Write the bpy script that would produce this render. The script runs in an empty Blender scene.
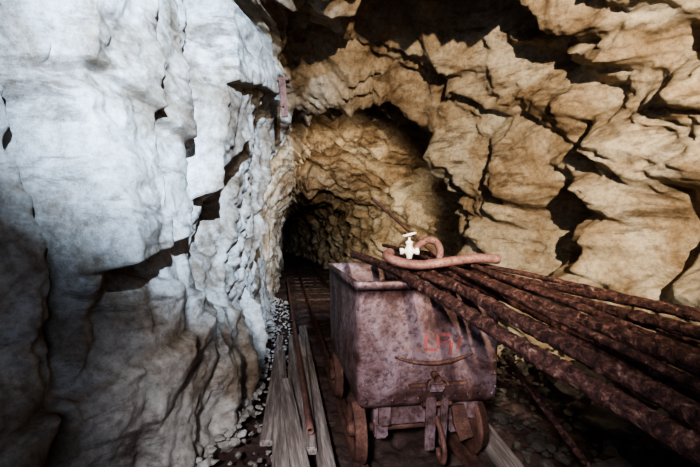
import bpy, bmesh, math, random
import numpy as np
from mathutils import Vector, Matrix
random.seed(7)
C = bpy.context
# ------------------------------------------------------------------ noise
def hsh(ix, iy, iz, s):
    n = (ix.astype(np.int64)*374761393 + iy.astype(np.int64)*668265263 + iz.astype(np.int64)*1274126177 + s*974634777) & 0xffffffff
    n = ((n ^ (n >> 13)) * 1103515245) & 0xffffffff
    n = ((n ^ (n >> 16)) * 668265263) & 0xffffffff
    n = n ^ (n >> 15)
    return (n & 0xffffff) / float(0xffffff)
def vnoise(P, s):
    b = np.floor(P).astype(np.int64); f = P-b; f = f*f*(3-2*f); r = 0
    for i in (0,1):
        for j in (0,1):
            for k in (0,1):
                w = (f[:,0] if i else 1-f[:,0])*(f[:,1] if j else 1-f[:,1])*(f[:,2] if k else 1-f[:,2])
                r = r + w*hsh(b[:,0]+i, b[:,1]+j, b[:,2]+k, s)
    return r-0.5
def fbm(P, s, o=4):
    r = 0; a = 1.0
    for i in range(o):
        r = r+a*vnoise(P*(2.03**i)+17.3*i, s+i); a *= 0.5
    return r
def poly(P, sc, s, g=1.2, a=0.5, c=0.7, mode='max'):
    """continuous polyhedral noise: upper (max) or lower (min) envelope of randomly tilted facets, zero mean"""
    sg = 1 if mode=='max' else -1
    Q = P/np.array(sc); b = np.floor(Q).astype(np.int64)
    best = np.full(len(P), -9.0)
    for i in (-1,0,1):
        for j in (-1,0,1):
            for l in (-1,0,1):
                cx, cy, cz = b[:,0]+i, b[:,1]+j, b[:,2]+l
                dx = Q[:,0]-cx-.1-.8*hsh(cx,cy,cz,s); dy = Q[:,1]-cy-.1-.8*hsh(cx,cy,cz,s+1); dz = Q[:,2]-cz-.1-.8*hsh(cx,cy,cz,s+2)
                v = a*(hsh(cx,cy,cz,s+3)-.5)+g*((hsh(cx,cy,cz,s+4)-.5)*dx+(hsh(cx,cy,cz,s+5)-.5)*dy+(hsh(cx,cy,cz,s+6)-.5)*dz)-c*(dx*dx+dy*dy+dz*dz)
                best = np.maximum(best, v)
    return sg*(best-best.mean())
def sst(x,w=.05): 
    t=np.clip(x/w+.5,0,1); return t*t*(3-2*t)
def ledge(t,s,drop=.14):
    """saw-tooth bedding ledges with random height per bed"""
    i=np.floor(t); f=t-i; z=np.zeros_like(t)
    return np.where(f<1-drop,f/(1-drop),(1-f)/drop)*(.25+.9*hsh(i,z,z,s))-.3
# ------------------------------------------------------------------ materials
def newmat(name):
    m = bpy.data.materials.new(name); m.use_nodes = True
    nt = m.node_tree; b = nt.nodes['Principled BSDF']
    return m, nt, b
def N(nt, t, **kw):
    n = nt.nodes.new(t)
    for k, v in kw.items():
        if k in n.inputs: n.inputs[k].default_value = v
        else: setattr(n, k, v)
    return n
def ramp(nt, src, stops):
    r = nt.nodes.new('ShaderNodeValToRGB'); e = r.color_ramp.elements
    while len(e) < len(stops): e.new(0.5)
    for i, (p, c) in enumerate(stops):
        e[i].position = p; e[i].color = (*c, 1) if len(c) == 3 else c
    nt.links.new(src, r.inputs[0]); return r
def mix(nt, fac, a, b, mode='MIX'):
    m = nt.nodes.new('ShaderNodeMix'); m.data_type = 'RGBA'; m.blend_type = mode
    if isinstance(fac, float): m.inputs[0].default_value = fac
    else: nt.links.new(fac, m.inputs[0])
    for v, i in ((a, 6), (b, 7)):
        if isinstance(v, tuple): m.inputs[i].default_value = (*v, 1)
        else: nt.links.new(v, m.inputs[i])
    return m.outputs[2]
def coords(nt, scale=(1,1,1), rot=(0,0,0)):
    tc = nt.nodes.new('ShaderNodeTexCoord'); mp = nt.nodes.new('ShaderNodeMapping')
    mp.inputs['Scale'].default_value = scale; mp.inputs['Rotation'].default_value = rot
    nt.links.new(tc.outputs['Object'], mp.inputs[0]); return mp.outputs[0]
def rock_mat(name, stops, strata_rot=(0,0,0), stain=(0.07,0.04,0.022), bump=0.7, crag=1.0):
    m, nt, b = newmat(name); L = nt.links
    c0 = coords(nt); c1 = coords(nt, (1.2,1.2,4), strata_rot); c2 = coords(nt, (1,1,1.8), strata_rot)
    n1 = N(nt, 'ShaderNodeTexNoise', Scale=1.6, Detail=9.0, Roughness=0.66, Distortion=0.6); L.new(c0, n1.inputs['Vector'])
    n2 = N(nt, 'ShaderNodeTexNoise', Scale=1.8, Detail=9.0, Roughness=0.68, Distortion=0.5); L.new(c1, n2.inputs['Vector'])
    n3 = N(nt, 'ShaderNodeTexNoise', Scale=24.0, Detail=9.0, Roughness=0.78); L.new(c0, n3.inputs['Vector'])
    n4 = N(nt, 'ShaderNodeTexNoise', noise_type='RIDGED_MULTIFRACTAL', Scale=4.0, Detail=7.0, Roughness=0.6, Distortion=0.2); L.new(c2, n4.inputs['Vector'])
    r1 = ramp(nt, n1.outputs[0], stops)
    r2 = ramp(nt, n2.outputs[0], [(0.37,(1,1,1)),(0.47,(0,0,0))])
    col = mix(nt, r2.outputs[0], r1.outputs[0], mix(nt, 0.62, r1.outputs[0], stain))
    r3 = ramp(nt, n3.outputs[0], [(0.32,(.45,.43,.40)),(0.58,(1.05,1.05,1.05))])
    col = mix(nt, 0.88, col, r3.outputs[0], 'MULTIPLY')
    L.new(col, b.inputs['Base Color']); b.inputs['Roughness'].default_value = 0.8
    b.inputs['Specular IOR Level'].default_value = 0.3
    b0 = N(nt, 'ShaderNodeBump', Strength=.6*crag, Distance=-0.025); L.new(n4.outputs[0], b0.inputs['Height'])
    b1 = N(nt, 'ShaderNodeBump', Strength=bump*.7, Distance=0.02); L.new(n2.outputs[0], b1.inputs['Height']); L.new(b0.outputs[0], b1.inputs['Normal'])
    b2 = N(nt, 'ShaderNodeBump', Strength=bump, Distance=0.02); L.new(n3.outputs[0], b2.inputs['Height']); L.new(b1.outputs[0], b2.inputs['Normal'])
    L.new(b2.outputs[0], b.inputs['Normal'])
    return m
def rust_mat(name, stops, scale=9.0, rough=0.6, bump=0.4, speck=(0.03,0.018,0.02), metallic=0.25, fine=9, bd=.006):
    m, nt, b = newmat(name); L = nt.links; c0 = coords(nt)
    n1 = N(nt, 'ShaderNodeTexNoise', Scale=scale, Detail=10.0, Roughness=0.72, Distortion=0.4); L.new(c0, n1.inputs['Vector'])
    n2 = N(nt, 'ShaderNodeTexNoise', Scale=scale*fine, Detail=6.0, Roughness=0.7); L.new(c0, n2.inputs['Vector'])
    r1 = ramp(nt, n1.outputs[0], stops)
    r2 = ramp(nt, n2.outputs[0], [(0.38,(1,1,1)),(0.5,(0,0,0))])
    col = mix(nt, r2.outputs[0], r1.outputs[0], mix(nt, 0.65, r1.outputs[0], speck))
    L.new(col, b.inputs['Base Color']); b.inputs['Metallic'].default_value = metallic
    rr = ramp(nt, n2.outputs[0], [(0.3,(rough+.2,)*3),(0.7,(rough-.12,)*3)]); L.new(rr.outputs[0], b.inputs['Roughness'])
    b1 = N(nt, 'ShaderNodeBump', Strength=bump, Distance=bd); L.new(n2.outputs[0], b1.inputs['Height'])
    b2 = N(nt, 'ShaderNodeBump', Strength=bump*.6, Distance=0.01); L.new(n1.outputs[0], b2.inputs['Height']); L.new(b1.outputs[0], b2.inputs['Normal'])
    L.new(b2.outputs[0], b.inputs['Normal']); return m
def wood_mat(name):
    m, nt, b = newmat(name); L = nt.links; c0 = coords(nt, (14,0.9,14))
    n1 = N(nt, 'ShaderNodeTexNoise', Scale=3.0, Detail=9.0, Roughness=0.7); L.new(c0, n1.inputs['Vector'])
    r1 = ramp(nt, n1.outputs[0], [(0.3,(.06,.045,.04)),(0.5,(.22,.18,.16)),(0.7,(.46,.41,.38))])
    L.new(r1.outputs[0], b.inputs['Base Color']); b.inputs['Roughness'].default_value = .85
    b1 = N(nt, 'ShaderNodeBump', Strength=.6, Distance=0.006); L.new(n1.outputs[0], b1.inputs['Height']); L.new(b1.outputs[0], b.inputs['Normal'])
    return m
M_left = rock_mat('rock_left', [(0.32,(.15,.10,.065)),(0.43,(.29,.235,.18)),(0.52,(.47,.44,.40)),(0.70,(.68,.66,.62))], (0.2,1.2,0.3), crag=.9)
M_right = rock_mat('rock_right', [(0.3,(.16,.10,.055)),(0.43,(.34,.25,.16)),(0.56,(.49,.41,.305)),(0.72,(.60,.55,.46))], (0.5,0.5,0.2))
M_ceil = rock_mat('rock_ceiling', [(0.3,(.12,.075,.04)),(0.43,(.27,.19,.12)),(0.56,(.40,.315,.22)),(0.72,(.50,.43,.34))], (0.3,0.3,0.1))
M_floor = rock_mat('gravel_floor', [(0.3,(.04,.028,.024)),(0.5,(.11,.07,.06)),(0.7,(.22,.16,.14))], bump=0.9)
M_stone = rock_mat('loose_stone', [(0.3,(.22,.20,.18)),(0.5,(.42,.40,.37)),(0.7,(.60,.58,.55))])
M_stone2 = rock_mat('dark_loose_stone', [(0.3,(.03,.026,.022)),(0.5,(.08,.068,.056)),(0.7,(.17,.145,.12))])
M_cart = rust_mat('rust_cart', [(0.34,(.030,.015,.014)),(0.44,(.095,.048,.042)),(0.51,(.16,.10,.10)),(0.60,(.24,.17,.18)),(0.68,(.18,.088,.06))], 4.0, .45, .7)
M_rod = rust_mat('rust_rod', [(0.34,(.010,.005,.005)),(0.44,(.045,.019,.016)),(0.53,(.12,.052,.040)),(0.60,(.22,.11,.085)),(0.70,(.46,.34,.31))], 42.0, .5, 1.0, fine=4, bd=.010)
M_hose = rust_mat('rust_pink', [(0.3,(.10,.045,.04)),(0.5,(.22,.11,.09)),(0.75,(.31,.185,.16))], 10.0, .6)
M_orange = rust_mat('rust_orange', [(0.3,(.05,.024,.02)),(0.5,(.13,.06,.043)),(0.7,(.23,.125,.09))], 12.0, .7)
M_valve = rust_mat('valve_pale', [(0.3,(.45,.42,.36)),(0.5,(.7,.68,.6)),(0.7,(.8,.8,.74))], 30.0, .5, .2, speck=(.3,.25,.18), metallic=0.0)
M_red = rust_mat('faded_red_paint', [(0.38,(.16,.09,.09)),(0.5,(.36,.07,.06)),(0.6,(.19,.10,.10))], 30.0, .6)
M_wood = wood_mat('old_wood')
# ------------------------------------------------------------------ mesh helpers
def mk(name, V, F, mat, smooth=True, parent=None):
    me = bpy.data.meshes.new(name); me.from_pydata([tuple(v) for v in V], [], [tuple(int(i) for i in f) for f in F]); me.update()
    if mat: me.materials.append(mat)
    if smooth: me.polygons.foreach_set('use_smooth', [True]*len(me.polygons))
    o = bpy.data.objects.new(name, me); C.collection.objects.link(o)
    if parent: o.parent = parent
    return o
def empty(name, loc=(0,0,0), rz=0):
    e = bpy.data.objects.new(name, None); C.collection.objects.link(e); e.location = loc; e.rotation_euler = (0,0,rz); e.empty_display_size = .1
    return e
def box(name, lo, hi, mat, parent=None, bev=0.006, rot=None):
    bm = bmesh.new(); bmesh.ops.create_cube(bm, size=1)
    c = [(lo[i]+hi[i])/2 for i in range(3)]; s = [hi[i]-lo[i] for i in range(3)]
    for v in bm.verts: v.co = Vector((v.co.x*s[0], v.co.y*s[1], v.co.z*s[2]))
    if bev: bmesh.ops.bevel(bm, geom=bm.edges[:], offset=bev, segments=2, affect='EDGES')
    me = bpy.data.meshes.new(name); bm.to_mesh(me); bm.free(); me.materials.append(mat)
    o = bpy.data.objects.new(name, me); C.collection.objects.link(o); o.location = c
    if rot: o.rotation_euler = rot
    if parent: o.parent = parent
    return o
def catmull(pts, n):
    pts = [Vector(p) for p in pts]; P = [2*pts[0]-pts[1]]+pts+[2*pts[-1]-pts[-2]]; out = []
    for i in range(1, len(P)-2):
        for k in range(n):
            t = k/n; a,b,c,d = P[i-1],P[i],P[i+1],P[i+2]
            out.append(0.5*((2*b)+(c-a)*t+(2*a-5*b+4*c-d)*t*t+(3*b-a-3*c+d)*t**3))
    out.append(pts[-1]); return out
def tube(name, pts, r, mat, parent=None, seg=16, noise=0.0, inner=0.0, rr=None, flake=0.0):
    V=[];F=[]; n=len(pts); pts=[Vector(p) for p in pts]
    up = Vector((0,0,1)); prev=None
    fl=[[0]*seg for _ in range(n)]
    if flake:
        for _ in range(int(n*2)):
            ci=random.randrange(n); ck=random.randrange(seg); li=random.randint(1,4); lk=random.randint(1,3); h=random.uniform(-.6,1)*flake
            for i in range(max(0,ci-li),min(n,ci+li)):
                for k in range(ck,ck+lk): fl[i][k%seg]=h
    for i,p in enumerate(pts):
        t = (pts[min(i+1,n-1)]-pts[max(i-1,0)]).normalized()
        if prev is None:
            a = t.cross(up); a = a.normalized() if a.length>1e-3 else Vector((1,0,0))
        else:
            a = (prev - t*prev.dot(t)).normalized()
        prev=a; b=t.cross(a)
        ri = rr[i] if rr else r
        for k in range(seg):
            th=2*math.pi*k/seg
            q = ri+fl[i][k]
            if noise: q += noise*random.uniform(-1,1)
            V.append(p+(a*math.cos(th)+b*math.sin(th))*q)
    for i in range(n-1):
        for k in range(seg):
            F.append((i*seg+k,i*seg+(k+1)%seg,(i+1)*seg+(k+1)%seg,(i+1)*seg+k))
    for e,i in ((0,0),(1,n-1)):
        base=len(V); p=pts[i]; t=(pts[min(i+1,n-1)]-pts[max(i-1,0)]).normalized()*(1 if e==0 else -1)
        if inner>0:
            for k in range(seg): V.append(p+(V[i*seg+k]-p)*inner)
            for k in range(seg): V.append(p+(V[i*seg+k]-p)*inner+t*r*3)
            for k in range(seg):
                k2=(k+1)%seg
                F.append((i*seg+k,base+k,base+k2,i*seg+k2)); F.append((base+k,base+seg+k,base+seg+k2,base+k2))
            F.append([base+seg+k for k in range(seg)])
        else: F.append([i*seg+k for k in range(seg)])
    return mk(name,V,F,mat,True,parent)
def line(a,b,n): 
    a=Vector(a);b=Vector(b); return [a.lerp(b,i/n) for i in range(n+1)]
# ------------------------------------------------------------------ tunnel shell
ST = [
(-3.0,[(-1.3,-.2),(-1.6,.7),(-1.7,1.5),(-1.6,2.4),(-1.1,3.1),(.2,3.5),(1.3,3.3),(2.1,2.8),(2.5,1.9),(2.6,1.0),(2.5,-.2)]),
(-0.5,[(-1.1,-.2),(-1.3,.7),(-1.4,1.5),(-1.35,2.4),(-1.0,3.1),(.1,3.5),(1.2,3.3),(2.1,2.8),(2.5,1.9),(2.6,1.0),(2.5,-.2)]),
(1.2,[(-.95,-.2),(-1.12,.7),(-1.2,1.5),(-1.25,2.3),(-1.0,3.0),(0,3.2),(1.1,3.15),(2.0,2.75),(2.35,1.9),(2.4,1.0),(2.3,-.2)]),
(2.3,[(-.76,-.2),(-.92,.6),(-1.02,1.4),(-1.05,2.2),(-.9,2.9),(0,3.05),(1.0,3.0),(1.8,2.65),(2.15,1.9),(2.3,1.0),(2.2,-.2)]),
(2.75,[(-.78,-.2),(-.9,.6),(-1.0,1.4),(-.98,2.2),(-.82,2.95),(0,3.1),(1.0,3.05),(1.75,2.65),(2.0,1.9),(2.1,1.0),(2.0,-.2)]),
(3.2,[(-.85,-.2),(-.92,.6),(-.96,1.4),(-.88,2.2),(-.72,2.95),(0,3.5),(1.0,3.4),(1.75,2.8),(1.85,1.9),(1.95,1.0),(1.9,-.2)]),
(3.9,[(-.98,-.2),(-1.05,.6),(-1.05,1.4),(-1.0,2.1),(-.75,2.8),(.05,3.15),(.85,3.0),(1.4,2.5),(1.6,1.85),(1.7,1.0),(1.6,-.2)]),
(4.5,[(-1.06,-.2),(-1.12,.7),(-1.1,1.4),(-.98,2.15),(-.62,2.6),(0,2.78),(.55,2.70),(.95,2.35),(1.15,1.75),(1.22,1.0),(1.2,-.2)]),
(4.75,[(-1.1,-.2),(-1.15,.7),(-1.13,1.4),(-1.0,2.15),(-.66,2.62),(0,2.8),(.6,2.72),(1.05,2.35),(1.25,1.75),(1.35,1.0),(1.25,-.2)]),
(5.4,[(-1.22,-.2),(-1.3,.7),(-1.3,1.4),(-1.15,2.15),(-.8,2.75),(0,3.0),(.9,2.9),(1.55,2.45),(1.85,1.8),(1.9,1.0),(1.7,-.2)]),
(6.6,[(-1.4,-.2),(-1.45,.7),(-1.42,1.4),(-1.25,1.95),(-.9,2.4),(-.2,2.65),(.5,2.55),(1.1,2.2),(1.35,1.7),(1.35,1.0),(1.2,-.2)]),
(7.5,[(-1.55,-.2),(-1.6,.7),(-1.55,1.3),(-1.4,1.8),(-1.05,2.15),(-.4,2.35),(.15,2.27),(.6,1.97),(.8,1.5),(.85,.9),(.8,-.2)]),
(9.0,[(-1.75,-.2),(-1.8,.7),(-1.75,1.3),(-1.6,1.8),(-1.3,2.2),(-.7,2.4),(-.1,2.3),(.3,2.0),(.45,1.5),(.5,.9),(.45,-.2)]),
(13,[(-2.35,-.2),(-2.4,.7),(-2.35,1.3),(-2.2,1.75),(-1.95,2.1),(-1.5,2.25),(-1.05,2.15),(-.7,1.85),(-.55,1.4),(-.5,.9),(-.55,-.2)]),
(20,[(-3.5,-.2),(-3.6,.7),(-3.6,1.3),(-3.5,1.75),(-3.3,2.05),(-2.95,2.15),(-2.6,2.05),(-2.35,1.8),(-2.25,1.4),(-2.2,.9),(-2.25,-.2)]),
(30,[(-6.5,-.2),(-6.6,.7),(-6.6,1.3),(-6.5,1.75),(-6.3,2.05),(-5.95,2.15),(-5.6,2.05),(-5.35,1.8),(-5.25,1.4),(-5.2,.9),(-5.25,-.2)]),
]
ys = list(np.arange(-3,.8,0.025)); y=.8
while y<30: ys.append(y); y += 0.0056*max(y,1.5)
ys=np.array(ys); NU=800
sy=np.array([s[0] for s in ST]); ctrl=np.array([s[1] for s in ST])
def interp_y(yq):
    out=np.zeros((len(yq),11,2))
    for k in range(11):
        for c in range(2): out[:,k,c]=np.interp(yq,sy,ctrl[:,k,c])
    return out
sec=(interp_y(ys)*2+interp_y(ys-.1)+interp_y(ys+.1))/4
u=np.linspace(0,10,NU)
def cr(secs):
    P=np.concatenate([2*secs[:,:1]-secs[:,1:2],secs,2*secs[:,-1:]-secs[:,-2:-1]],1)
    i=np.minimum(u.astype(int),9); t=(u-i)[None,:,None]
    a,b,c,d=P[:,i],P[:,i+1],P[:,i+2],P[:,i+3]
    return .5*((2*b)+(c-a)*t+(2*a-5*b+4*c-d)*t*t+(3*b-a-3*c+d)*t**3)
G=cr(sec)
ny=len(ys)
P=np.zeros((ny,NU,3)); P[:,:,0]=G[:,:,0]; P[:,:,2]=G[:,:,1]; P[:,:,1]=ys[:,None]
T=np.gradient(G,axis=1); nrm=np.stack([-T[:,:,1],T[:,:,0]],-1); nrm/=np.linalg.norm(nrm,axis=2,keepdims=True)+1e-9
OUT=np.zeros_like(P); OUT[:,:,0]=nrm[:,:,0]; OUT[:,:,2]=nrm[:,:,1]
pf=P.reshape(-1,3).copy(); of=OUT.reshape(-1,3)
UU=np.broadcast_to(u[None],(ny,NU)).ravel()
W=pf+0.03*np.stack([fbm(pf*2,101,2),fbm(pf*2,131,2),fbm(pf*2,161,2)],1)
left=sst(4.0-UU,.8); right=1-left
x_,y_,z_=pf[:,0],pf[:,1],pf[:,2]
Q=W.copy()
Q[:,1]=W[:,1]-.35*W[:,2]*left+.25*W[:,2]*right
Q[:,2]=W[:,2]+right*(.35*W[:,0]-.30*W[:,1])
wob=.05*vnoise(pf*1.7,501)+.02*vnoise(pf*7,502)
L_=left*sst(3.95-UU,.3)
# joint blocks of the left wall (each one a tilted face with a broken edge)
slab1=sst(y_-(1.50+.05*(z_-1.1))+wob,.04)*sst((2.26+.04*(z_-2))-y_+wob,.04)*sst(z_-(1.08+.22*(y_-1.5))+wob,.03)
s1b=sst(y_-(1.85+.10*(z_-1.1))+wob,.035)
s1c=sst(z_-(1.95-.25*(y_-1.5))+wob,.03)
slab2=sst(y_-2.46+wob*.7,.045)*sst(4.2-y_,.5)*sst(z_-(1.36+1.02*(y_-2.35))+wob,.045)
s2b=sst(y_-(3.0-.25*(z_-2.3))+wob,.04)
s2c=sst(z_-(2.25+.3*(y_-2.5))+wob,.035)
slab3=sst(1.38-y_+wob,.06)*sst(z_-2.05-.3*(y_-1.2)+wob,.05)
slab4=sst(y_-1.2+wob,.05)*sst(1.44-y_+wob,.05)*sst(1.75+.5*(y_-1.3)-z_+wob,.04)
under=sst(1.47-y_+wob,.1)*sst(2.2-z_,.3)
crack1=np.exp(-((y_-2.36-.06*(z_-2)+wob*.5)/.03)**2)*sst(z_-1.3,.2)
crack2=np.exp(-((y_-1.46+.03*(z_-2)+wob*.5)/.03)**2)*sst(z_-.7,.4)
low=sst(.62+.18*(y_-1.5)-z_+wob,.05)*sst(2.4-y_,.5)
mid=sst(1.02-.35*(y_-1.9)-z_+wob,.05)*sst(y_-1.75+wob,.06)*sst(2.9-y_,.4)
calm=1-.75*np.clip(slab1+slab2,0,1)*L_
mask=np.clip(.5+1.8*fbm(pf*.9,777,2),.1,1)*calm
hL = .22*poly(Q,(1.0,.7,1.2),11,1.7,.4,.8,'max')+calm*(.17*poly(Q+3.1,(.42,.28,.55),31,1.7,.4,.8,'max')+(.3+.7*mask)*.10*poly(Q+7.7,(.2,.15,.27),51,1.8,.6,.8,'max'))
hR = .46*poly(Q,(.9,.9,.6),12,1.7,.6,.8,'max')+.26*poly(Q+3.1,(.42,.44,.30),32,1.8,.6,.8,'max')+.15*poly(Q+5.1,(.22,.24,.16),42,1.8,.7,.8,'min')
wl=.25*fbm(pf*.8,611,2)
tR=(W[:,2]-.75*W[:,1]+.45*W[:,0]+wl)
tL=(W[:,1]-.38*W[:,2]+.7*wl)
mR=np.clip(.4+1.8*fbm(pf*1.1,621,2),0,1.0); mL=np.clip(.3+1.8*fbm(pf*.9,631,2),0,1.0)*calm
hR += mR*(.20*ledge(tR/.46+.2,7,.12)+.06*ledge(tR/.15,8,.2))
hL += mL*(.09*ledge(-tL/.40+.35,9,.12)+.025*ledge(-tL/.13,10,.2))
hh=left*hL+right*hR
hh+= (.35+.65*mask)*.055*poly(W+1.7,(.11,.12,.09),71,1.8,.7,.8,'max')+(.3+.7*mask)*.030*poly(W+2.7,(.05,.055,.04),75,1.8,.7,.8,'min')
D=-hh+.06*fbm(pf*.8,201,3)*right+.012*fbm(pf*12,211,3)
D += L_*(-slab1*(.20-.09*(z_-1.1))+.08*slab1*s1b-.06*slab1*s1c-.20*slab2+.09*slab2*s2b-.07*slab2*s2c-.08*slab3-.07*slab4+.15*under+.13*crack1+.16*crack2-.08*low-.06*mid)
R_=sst(UU-6.2,.6)
def ell(cy,cz,ry,rz,rot=0):
    dy=(y_-cy);dz=(z_-cz); a=dy*math.cos(rot)+dz*math.sin(rot); b=-dy*math.sin(rot)+dz*math.cos(rot)
    q=np.sqrt((a/ry)**2+(b/rz)**2)+wob*2
    return np.clip(1.25-q,0,1)
D += R_*(.34*ell(3.35,1.35,.34,.50,.35)+.28*ell(2.75,1.15,.25,.4,.2)+.28*ell(2.55,2.35,.4,.2,-.5)+.25*ell(2.35,1.25,.15,.3,.2)-.16*ell(3.9,1.6,.3,.7,.15)-.18*ell(2.95,1.75,.25,.55,.4)-.14*ell(2.35,1.9,.2,.5,.35))
deep=np.clip((y_-5)/3,0,1)
D += deep*0.20*(np.abs(((y_+.5*vnoise(pf*.8,301))*1.0)%1.0-.5)-.25)
D *= np.clip(1.12-0.02*y_,.6,1.2)
pf=pf+of*D[:,None]
PV=pf.reshape(ny,NU,3)
def sheet(name,u0,u1,mat):
    sub=PV[:,u0:u1+1]; n=u1-u0+1; V=sub.reshape(-1,3)
    i=np.arange(ny-1)[:,None]*n+np.arange(n-1)[None,:]
    F=np.stack([i,i+n,i+n+1,i+1],-1).reshape(-1,4)
    me=bpy.data.meshes.new(name); me.vertices.add(len(V)); me.vertices.foreach_set('co',V.astype(np.float32).ravel())
    me.loops.add(F.size); me.loops.foreach_set('vertex_index',F.astype(np.int32).ravel())
    me.polygons.add(len(F)); me.polygons.foreach_set('loop_start',np.arange(0,F.size,4,dtype=np.int32)); 
    me.update(calc_edges=True); me.validate()
    me.polygons.foreach_set('use_smooth',[True]*len(me.polygons)); me.materials.append(mat)
    o=bpy.data.objects.new(name,me); C.collection.objects.link(o); return o
s1=int(NU*3.95/10); s2=int(NU*6.9/10)
sheet('wall_left',0,s1,M_left); sheet('ceiling',s1,s2,M_ceil); sheet('wall_right',s2,NU-1,M_right)
Ve=[tuple(v) for v in PV[-1]]; mk('wall_back',Ve+[(-5.9,30.1,1)],[(i,i+1,len(Ve)) for i in range(len(Ve)-1)],M_right)
# floor
fy=ys[::2]; nx=190
FX=np.zeros((len(fy),nx,3)); cen=np.interp(fy,sy,(ctrl[:,0,0]+ctrl[:,10,0])/2); hw=np.interp(fy,sy,(ctrl[:,10,0]-ctrl[:,0,0])/2)+.35
tt=np.linspace(-1,1,nx)
FX[:,:,0]=cen[:,None]+hw[:,None]*tt[None]; FX[:,:,1]=fy[:,None]
ff=FX.reshape(-1,3); edge=np.abs(np.broadcast_to(tt[None],(len(fy),nx)).ravel())
ff[:,2]=0.05*fbm(ff*1.5,401,3)+0.04*poly(ff,(.12,.12,.12),421,1.5,.6,.8)+.025*poly(ff,(.05,.05,.05),441,1.5,.7,.8)-.02
ff[:,2]+=0.22*np.clip((edge-.62)/.38,0,1)**1.5
n=nx; i=np.arange(len(fy)-1)[:,None]*n+np.arange(n-1)[None,:]
mk('floor',ff,np.stack([i,i+1,i+n+1,i+n],-1).reshape(-1,4),M_floor)
# ------------------------------------------------------------------ rubble
ico=bmesh.new(); bmesh.ops.create_icosphere(ico,subdivisions=2,radius=1); IV=np.array([v.co[:] for v in ico.verts]); IF=[[v.index for v in f.verts] for f in ico.faces]; ico.free()
def rocks(name,lst,mat,seed):
    rng=np.random.RandomState(seed); V=[];F=[]
    for (x,y0,z,r) in lst:
        v=IV.copy()
        for _ in range(9):
            d=rng.normal(size=3); d/=np.linalg.norm(d); h=rng.uniform(.45,.8)
            pr=v@d; v=v-np.clip(pr-h,0,None)[:,None]*d
        v*=np.array([rng.uniform(.8,1.4),rng.uniform(.8,1.3),rng.uniform(.5,.9)])*r
        a=rng.uniform(0,6.28); ca,sa=math.cos(a),math.sin(a)
        v=v@np.array([[ca,sa,0],[-sa,ca,0],[0,0,1]]).T
        b=len(V); V+= [tuple(q) for q in v+np.array([x,y0,z])]; F+=[[k+b for k in f] for f in IF]
    return mk(name,V,F,mat,False)
L1=[]
for _ in range(750):
    y0=random.uniform(1.6,7); xl=np.interp(y0,sy,ctrl[:,0,0]); t=random.random()**1.4
    x=xl+.05+t*.36; r=random.uniform(.008,.030)*(1.3 if t<.3 else .8)
    L1.append((x,y0,.12*(1-t)+r*.3,r))
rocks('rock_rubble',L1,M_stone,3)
L2=[]
for _ in range(900):
    y0=random.uniform(1.2,5); xr=np.interp(y0,sy,ctrl[:,10,0]); t=random.random()
    x=xr-.05-t*(xr-.92 if y0<3.5 else .4); r=random.uniform(.008,.035)*(1.6 if random.random()<.15 else 1)
    L2.append((x,y0,.25*(1-t)**1.5+r*.3,r))
L2+= [(1.3,1.95,.06,.12),(1.55,2.3,.12,.2),(1.75,1.95,.13,.16),(1.12,2.3,.03,.07),(1.95,2.4,.3,.22),(1.6,2.8,.2,.2)]
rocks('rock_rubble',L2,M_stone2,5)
# ------------------------------------------------------------------ track
AX=Vector((-.165,1,0)).normalized(); PX=Vector((AX.y,-AX.x,0))
RZ=math.atan2(.165,1)
O=Vector((0.03,1.86,0))
track=empty('rail_track',O,RZ)
def rail(name,x):
    prof=[(-.035,0),(.035,0),(.035,.008),(.007,.014),(.007,.05),(.018,.056),(.018,.07),(-.018,.07),(-.018,.056),(-.007,.05),(-.007,.014),(-.035,.008)]
    Y=[-.15,4,9,16]; V=[];F=[]
    for q in Y: V+=[(x+a,q,b+.01) for a,b in prof]
    m=len(prof)
    for i in range(len(Y)-1):
        for k in range(m): F.append((i*m+k,i*m+(k+1)%m,(i+1)*m+(k+1)%m,(i+1)*m+k))
    F.append(list(range(m))[::-1]); F.append([len(V)-m+k for k in range(m)])
    return mk(name,V,F,M_orange,False,track)
rail('rail_left',.06); rail('rail_right',.64)
for k in range(14):
    q=.08+k*.7; box('sleeper_%d'%k,(-.14,q-.07,-.08),(.84,q+.07,.004),M_floor,track,.01,rot=(0,0,random.uniform(-.03,.03)))
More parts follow.
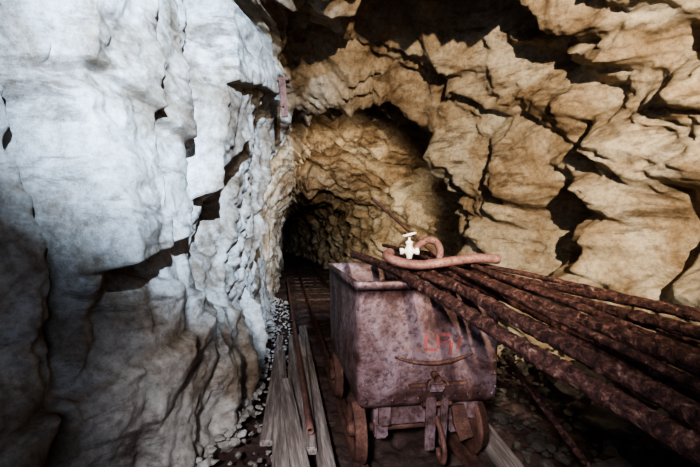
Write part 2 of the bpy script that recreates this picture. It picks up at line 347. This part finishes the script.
# ------------------------------------------------------------------ mine cart
cart=empty('mine_cart',O,RZ)
Wd,Ln,Z0,Z1=.755,1.2,.39,1.02
def rrect(x0,x1,y0,y1,r,n=5):
    out=[]
    for cx,cy,a0 in ((x1-r,y1-r,0),(x0+r,y1-r,90),(x0+r,y0+r,180),(x1-r,y0+r,270)):
        for k in range(n+1):
            a=math.radians(a0+90*k/n); out.append((cx+r*math.cos(a),cy+r*math.sin(a)))
    return out
def tub():
    rings=[]
    def ring(ins,z,r): rings.append([(x,q,z) for x,q in rrect(ins,Wd-ins,ins,Ln-ins,r)])
    ring(.09,Z0,.02); ring(.03,Z0+.004,.03); ring(.012,Z0+.03,.035)
    for k in range(1,10): ring(.012-.012*k/9,Z0+.03+(Z1-Z0-.06)*k/9,.035)
    ring(-.008,Z1-.045,.038); ring(-.009,Z1-.006,.038); ring(-.004,Z1,.036); ring(.006,Z1,.03); ring(.008,Z1-.05,.03)
    ring(.010,Z1-.3,.028); ring(.022,Z0+.03,.025); ring(.1,Z0+.02,.02)
    V=[];F=[];m=len(rings[0]); rng=random.Random(2)
    for ri,r in enumerate(rings):
        for (x,q,z) in r:
            V.append((x+rng.uniform(-1,1)*.0015,q+rng.uniform(-1,1)*.0015,z+ (rng.uniform(-1,1)*.002 if ri>11 and ri<16 else 0)))
    for i in range(len(rings)-1):
        for k in range(m): F.append((i*m+k,i*m+(k+1)%m,(i+1)*m+(k+1)%m,(i+1)*m+k))
    F.append(list(range(m))[::-1]); F.append([len(V)-m+k for k in range(m)])
    return mk('tub',V,F,M_cart,True,cart)
tub()
def rivet(name,x,y0,z,r=.009,d='f'):
    V=[];F=[]
    for j in range(4):
        a=j*math.pi/6
        for k in range(8):
            t=2*math.pi*k/8; q=r*math.cos(a); h=r*.6*math.sin(a)
            if d=='f': V.append((x+q*math.cos(t),y0-h,z+q*math.sin(t)))
            else: V.append((x-h,y0+q*math.cos(t),z+q*math.sin(t)))
    for j in range(3):
        for k in range(8): F.append((j*8+k,j*8+(k+1)%8,j*8+8+(k+1)%8,j*8+8+k))
    F.append([24+k for k in range(8)]); return mk(name,V,F,M_cart,True,cart)
ri=0
for k in range(11):
    rivet('rivet_%d'%ri,.05+k*.0655,.010,Z0+.045,.007);ri+=1
for k in range(8):
    for xx in (.035,Wd-.035):
        rivet('rivet_%d'%ri,xx,.006,Z0+.08+k*.066,.007);ri+=1
for k in range(9):
    rivet('rivet_%d'%ri,-.008,.08+k*.13,Z1-.025,.007,'s');ri+=1
cx=.39
arc=[(cx+dx,-.010,.612+ .04*(dx/.2)**2) for dx in np.linspace(-.2,.2,25)]
tube('curved_slot_bar',arc,.01,M_orange,cart,10,.001,rr=[.004+.009*math.sin(math.pi*i/24)*(1.1 if 15<i<22 else .7) for i in range(25)])
box('latch_plate',(cx-.13,-.018,.499),(cx+.17,.01,.513),M_orange,cart,.004)
box('latch_block',(cx-.045,-.045,.48),(cx+.045,.01,.53),M_cart,cart,.012)
tube('latch_pin',line((cx+.0,-.055,.55),(cx+.0,-.0,.555),4),.018,M_orange,cart,14)
tube('latch_ring',[(cx+.05*math.cos(t)+.01,-.033,.51+.035*math.sin(t)) for t in np.linspace(0,math.pi,14)],.006,M_orange,cart,8)
box('coupling_strap_1',(cx-.062,-.06,.20),(cx-.012,-.035,.47),M_cart,cart,.007,rot=(.1,0,0))
box('coupling_strap_2',(cx+.014,-.055,.22),(cx+.05,-.03,.46),M_cart,cart,.007,rot=(.12,0,.05))
tube('coupling_bolt',line((cx-.08,-.05,.43),(cx+.07,-.05,.43),4),.012,M_orange,cart,12)
hk=catmull([(cx,-.03,.36),(cx-.0,-.09,.31),(cx,-.13,.25),(cx,-.12,.19),(cx,-.07,.185),(cx,-.05,.22)],6)
tube('coupling_hook',hk,.013,M_orange,cart,12)
def plate(name,pts,y0,y1,mat):
    m=len(pts);V=[(a,y0,b) for a,b in pts]+[(a,y1,b) for a,b in pts]
    F=[list(range(m)),[2*m-1-k for k in range(m)]]+[(k,k+m,(k+1)%m+m,(k+1)%m) for k in range(m)]
    return mk(name,V,F,mat,False,cart)
plate('hanger_bracket_right',[(cx+.085,.40),(cx+.15,.40),(cx+.20,.24),(cx+.13,.22),(cx+.10,.30)],-.02,.0,M_orange)
box('frame_beam_left',(.12,.03,.30),(.18,1.17,.40),M_cart,cart,.006)
box('frame_beam_right',(.52,.03,.30),(.58,1.17,.40),M_cart,cart,.006)
box('frame_cross_front',(.10,.06,.29),(.66,.12,.385),M_cart,cart,.006)
box('frame_cross_rear',(.10,1.05,.29),(.66,1.11,.385),M_cart,cart,.006)
def wheel(name,x,y0,side):
    prof=[(.02,-.045),(.035,-.045),(.035,-.012),(.10,-.008),(.118,-.022),(.132,-.03),(.15,-.026),(.152,.01),(.168,.014),(.168,.026),(.12,.028),(.035,.024),(.035,.045),(.02,.045)]
    V=[];F=[];s=40;m=len(prof)
    for k in range(s):
        t=2*math.pi*k/s
        for r,xx in prof: V.append((x+side*xx,y0+r*math.cos(t),.238+r*math.sin(t)))
    for k in range(s):
        for j in range(m): F.append((k*m+j,k*m+(j+1)%m,((k+1)%s)*m+(j+1)%m,((k+1)%s)*m+j))
    return mk(name,V,F,M_orange,True,cart)
for q,nm in ((.16,'front'),(.95,'rear')):
    wheel('wheel_%s_left'%nm,.03,q,1); wheel('wheel_%s_right'%nm,.665,q,-1)
    tube('axle_%s'%nm,line((-.0,q,.238),(.70,q,.238),4),.022,M_orange,cart,14)
    for xx in (.15,.55): box('axle_box_%s_%d'%(nm,int(xx*100)),(xx-.035,q-.06,.2),(xx+.035,q+.06,.31),M_cart,cart,.01)
for k,(x,z,w,h,a) in enumerate([(.35,.715,.016,.075,.1),(.38,.675,.06,.014,.1),(.415,.715,.016,.07,-.1),(.455,.745,.05,.014,.1),(.46,.71,.045,.014,-.2),(.48,.675,.016,.06,.2),(.525,.70,.014,.06,.3)]):
    box('paint_mark_%d'%k,(x-w/2,.0025,z-h/2),(x+w/2,.006,z+h/2),M_red,cart,.0,rot=(0,a,0))
# ------------------------------------------------------------------ pipes on the cart
RD=[((.25,1.95,1.055),(.61,.70,.865),.0235,2.75,-.7),
    ((.40,1.96,1.055),(.655,.75,.905),.022,2.7,-.7),
    ((.53,1.97,1.06),(.78,.90,.955),.0225,2.8,-.7),
    ((.64,1.99,1.05),(.92,1.0,.985),.018,2.7,-.6),
    ((.33,1.95,1.06),(.86,.90,.85),.016,2.3,-.4),
    ((.70,2.0,1.05),(1.05,1.1,1.000),.014,2.6,-.5),
    ((.58,1.98,1.105),(.92,.93,.930),.013,2.7,-.5),
    ((.47,1.97,1.105),(.74,.85,.925),.012,2.9,-.5),
    ((.60,1.98,1.05),(1.25,1.1,.88),.016,2.4,-.2),
    ((.66,2.0,1.09),(1.12,1.15,1.00),.011,2.5,-.3),
    ((.50,1.97,1.05),(1.05,.95,.78),.017,2.3,-.2)]
bundle=empty('rusty_pipe_bundle',(0,0,0))
for k,(a,b,r,yr,yn) in enumerate(RD):
    a=Vector(a);b=Vector(b); d=(b-a)/(b.y-a.y)
    p0=a+Vector((d.x,1,.06))*(yr-a.y); p1=a+d*(yn-a.y)
    n1=int((p0-a).length/.012); n2=int((p1-a).length/.006)
    pts=line(p0,a,n1)[:-1]+line(a,p1,n2); n=len(pts)
    pts=[p+Vector((.004*math.sin(i*.03+k*2),0,.003*math.sin(i*.05+k))) for i,p in enumerate(pts)]
    tube('pipe_%d'%(k+1),pts,r,M_rod,bundle,24,r*.05,.7,flake=r*.22)
tube('leaning_iron_rod',line((.54,2.1,1.07),(.17,3.0,1.52),50),.011,M_orange,None,12,.0008)
low_=line((.80,2.0,.62),(1.2,1.75,.03),40); tube('fallen_pipe',low_,.017,M_rod,None,14,.0012,.7)
bp=catmull([(.725,1.90,1.125),(.60,1.88,1.13),(.45,1.865,1.112),(.33,1.86,1.10),(.23,1.86,1.115),(.18,1.89,1.14),(.20,1.94,1.155)],10)
tube('bent_iron_pipe',bp,.023,M_hose,None,18,.0007,.6)
bp=catmull([(.30,1.96,1.145),(.345,1.99,1.185),(.40,2.02,1.215),(.45,2.04,1.205),(.475,2.05,1.16),(.47,2.06,1.11)],10)
tube('curved_hose',bp,.019,M_hose,None,16,.0006,.6)
vx,vy,vz=.285,1.87,1.145
val=empty('water_valve',(vx,vy,vz)); 
def lathe(name,prof,mat,parent,axis='z',loc=(0,0,0),s=20):
    V=[];F=[];m=len(prof)
    for k in range(s):
        t=2*math.pi*k/s
        for r,h in prof:
            v=(r*math.cos(t),r*math.sin(t),h) if axis=='z' else (h,r*math.cos(t),r*math.sin(t))
            V.append((v[0]+loc[0],v[1]+loc[1],v[2]+loc[2]))
    for k in range(s):
        for j in range(m-1): F.append((k*m+j,((k+1)%s)*m+j,((k+1)%s)*m+j+1,k*m+j+1))
    return mk(name,V,F,mat,True,parent)
lathe('body',[(0,-.015),(.014,-.015),(.014,.0),(.02,.006),(.022,.02),(.02,.035),(.015,.042),(.015,.055),(.018,.057),(.018,.066),(.009,.07),(.006,.075),(.006,.105),(0,.105)],M_valve,val)
lathe('side_outlet',[(0,0),(.012,0),(.012,.028),(.017,.03),(.017,.045),(0,.045)],M_valve,val,'x',(0,0,.02))
lathe('side_inlet',[(0,-.045),(.016,-.045),(.016,-.03),(.011,-.028),(.011,0),(0,0)],M_valve,val,'x',(0,0,.02))
tube('handwheel',[(.03*math.cos(t),.03*math.sin(t),.1+.008*math.cos(t)) for t in np.linspace(0,2*math.pi,24)],.0055,M_valve,val,8)
tube('wheel_spoke_1',line((-.03,0,.095),(.03,0,.105),3),.004,M_valve,val,8); tube('wheel_spoke_2',line((0,-.03,.1),(0,.03,.1),3),.004,M_valve,val,8)
# ------------------------------------------------------------------ timber and pipe beside the cart
def plank(x,y0,y1,w,z,da,th=.035,tilt=0):
    L=y1-y0; c=O+PX*x+AX*((y0+y1)/2-1.9)
    o=box('timber_plank',(-w/2,-L/2,-th/2),(w/2,L/2,th/2),M_wood,None,.005)
    o.location=(c.x,c.y,z); o.rotation_euler=(tilt,random.uniform(-.06,.06),RZ+da); return o
plank(-.37,1.9,4.0,.10,.075,.02); plank(-.26,1.85,4.6,.11,.07,-.012); plank(-.13,1.9,5.0,.09,.075,.0)
plank(-.30,1.85,3.1,.09,.12,.07,.04); plank(-.185,2.1,4.4,.07,.115,-.02,.04); plank(-.42,2.3,4.6,.07,.07,-.02)
plank(.83,1.75,2.6,.12,.06,-.12,.04)
a=O+PX*(-.20)+AX*.3; b=O+PX*(-.30)+AX*8
tube('rusty_ground_pipe',line((a.x,a.y,.17),(b.x,b.y,.1),60),.02,M_hose,None,14,.0008,.7)
br=empty('rusty_wall_bracket',(-.60,3.50,2.47)); 
box('strap',(-.03,-.015,-.17),(.03,.015,.17),M_orange,br,.005,rot=(0.05,-.08,.2)); box('top_flange',(-.05,-.03,.15),(.05,.06,.175),M_orange,br,.004)
tube('bolt',line((0,-.03,-.08),(0,.12,-.08),4),.012,M_orange,br,10)
# ------------------------------------------------------------------ lights
def spot(name,loc,tgt,e,col,size,blend=.6,rad=.12):
    l=bpy.data.lights.new(name,'SPOT'); l.energy=e; l.color=col; l.spot_size=math.radians(size); l.spot_blend=blend; l.shadow_soft_size=rad
    o=bpy.data.objects.new(name,l); C.collection.objects.link(o); o.location=loc
    o.rotation_euler=(Vector(tgt)-Vector(loc)).to_track_quat('-Z','Y').to_euler(); return o
spot('daylight_lamp',(.50,-.9,2.55),(-.92,2.7,1.9),2700,(.55,.74,1),43,1,.03)
spot('warm_lamp',(.75,-1.0,2.2),(1.4,4.2,1.85),1050,(1,.86,.66),64,.8,.03)
spot('warm_drive_fill',(-.2,3.4,1.9),(-.3,8.5,1.5),600,(1,.88,.68),66,.9,.05)  # added fill to brighten the deep drive, no lamp hangs here
spot('cart_fill',(-.30,-.7,1.75),(.15,2.2,.30),470,(.95,.93,.97),50,1,.1)  # added fill aimed at the cart front, not a fitting of the mine
l=bpy.data.lights.new('mouth_daylight_fill','AREA'); l.energy=26; l.size=2.2; l.color=(.65,.8,1)  # soft cool fill added behind the camera, on top of the mouth's daylight
o=bpy.data.objects.new('mouth_daylight_fill',l); C.collection.objects.link(o); o.location=(.6,-2.6,1.7); o.rotation_euler=(math.radians(90),0,0)
w=bpy.data.worlds.new('World'); C.scene.world=w; w.use_nodes=True
w.node_tree.nodes['Background'].inputs[0].default_value=(.45,.6,1,1); w.node_tree.nodes['Background'].inputs[1].default_value=.5
# ------------------------------------------------------------------ camera
cd=bpy.data.cameras.new('camera'); cd.lens=20; cd.sensor_width=36; cd.clip_start=.02
co=bpy.data.objects.new('camera',cd); C.collection.objects.link(co); co.location=(0,0,1.25); co.rotation_euler=(math.radians(90),0,0)
C.scene.camera=co
C.scene.view_settings.view_transform='AgX'
try: C.scene.view_settings.look='AgX - High Contrast'
except Exception as e: print(e)
C.scene.view_settings.exposure=.2
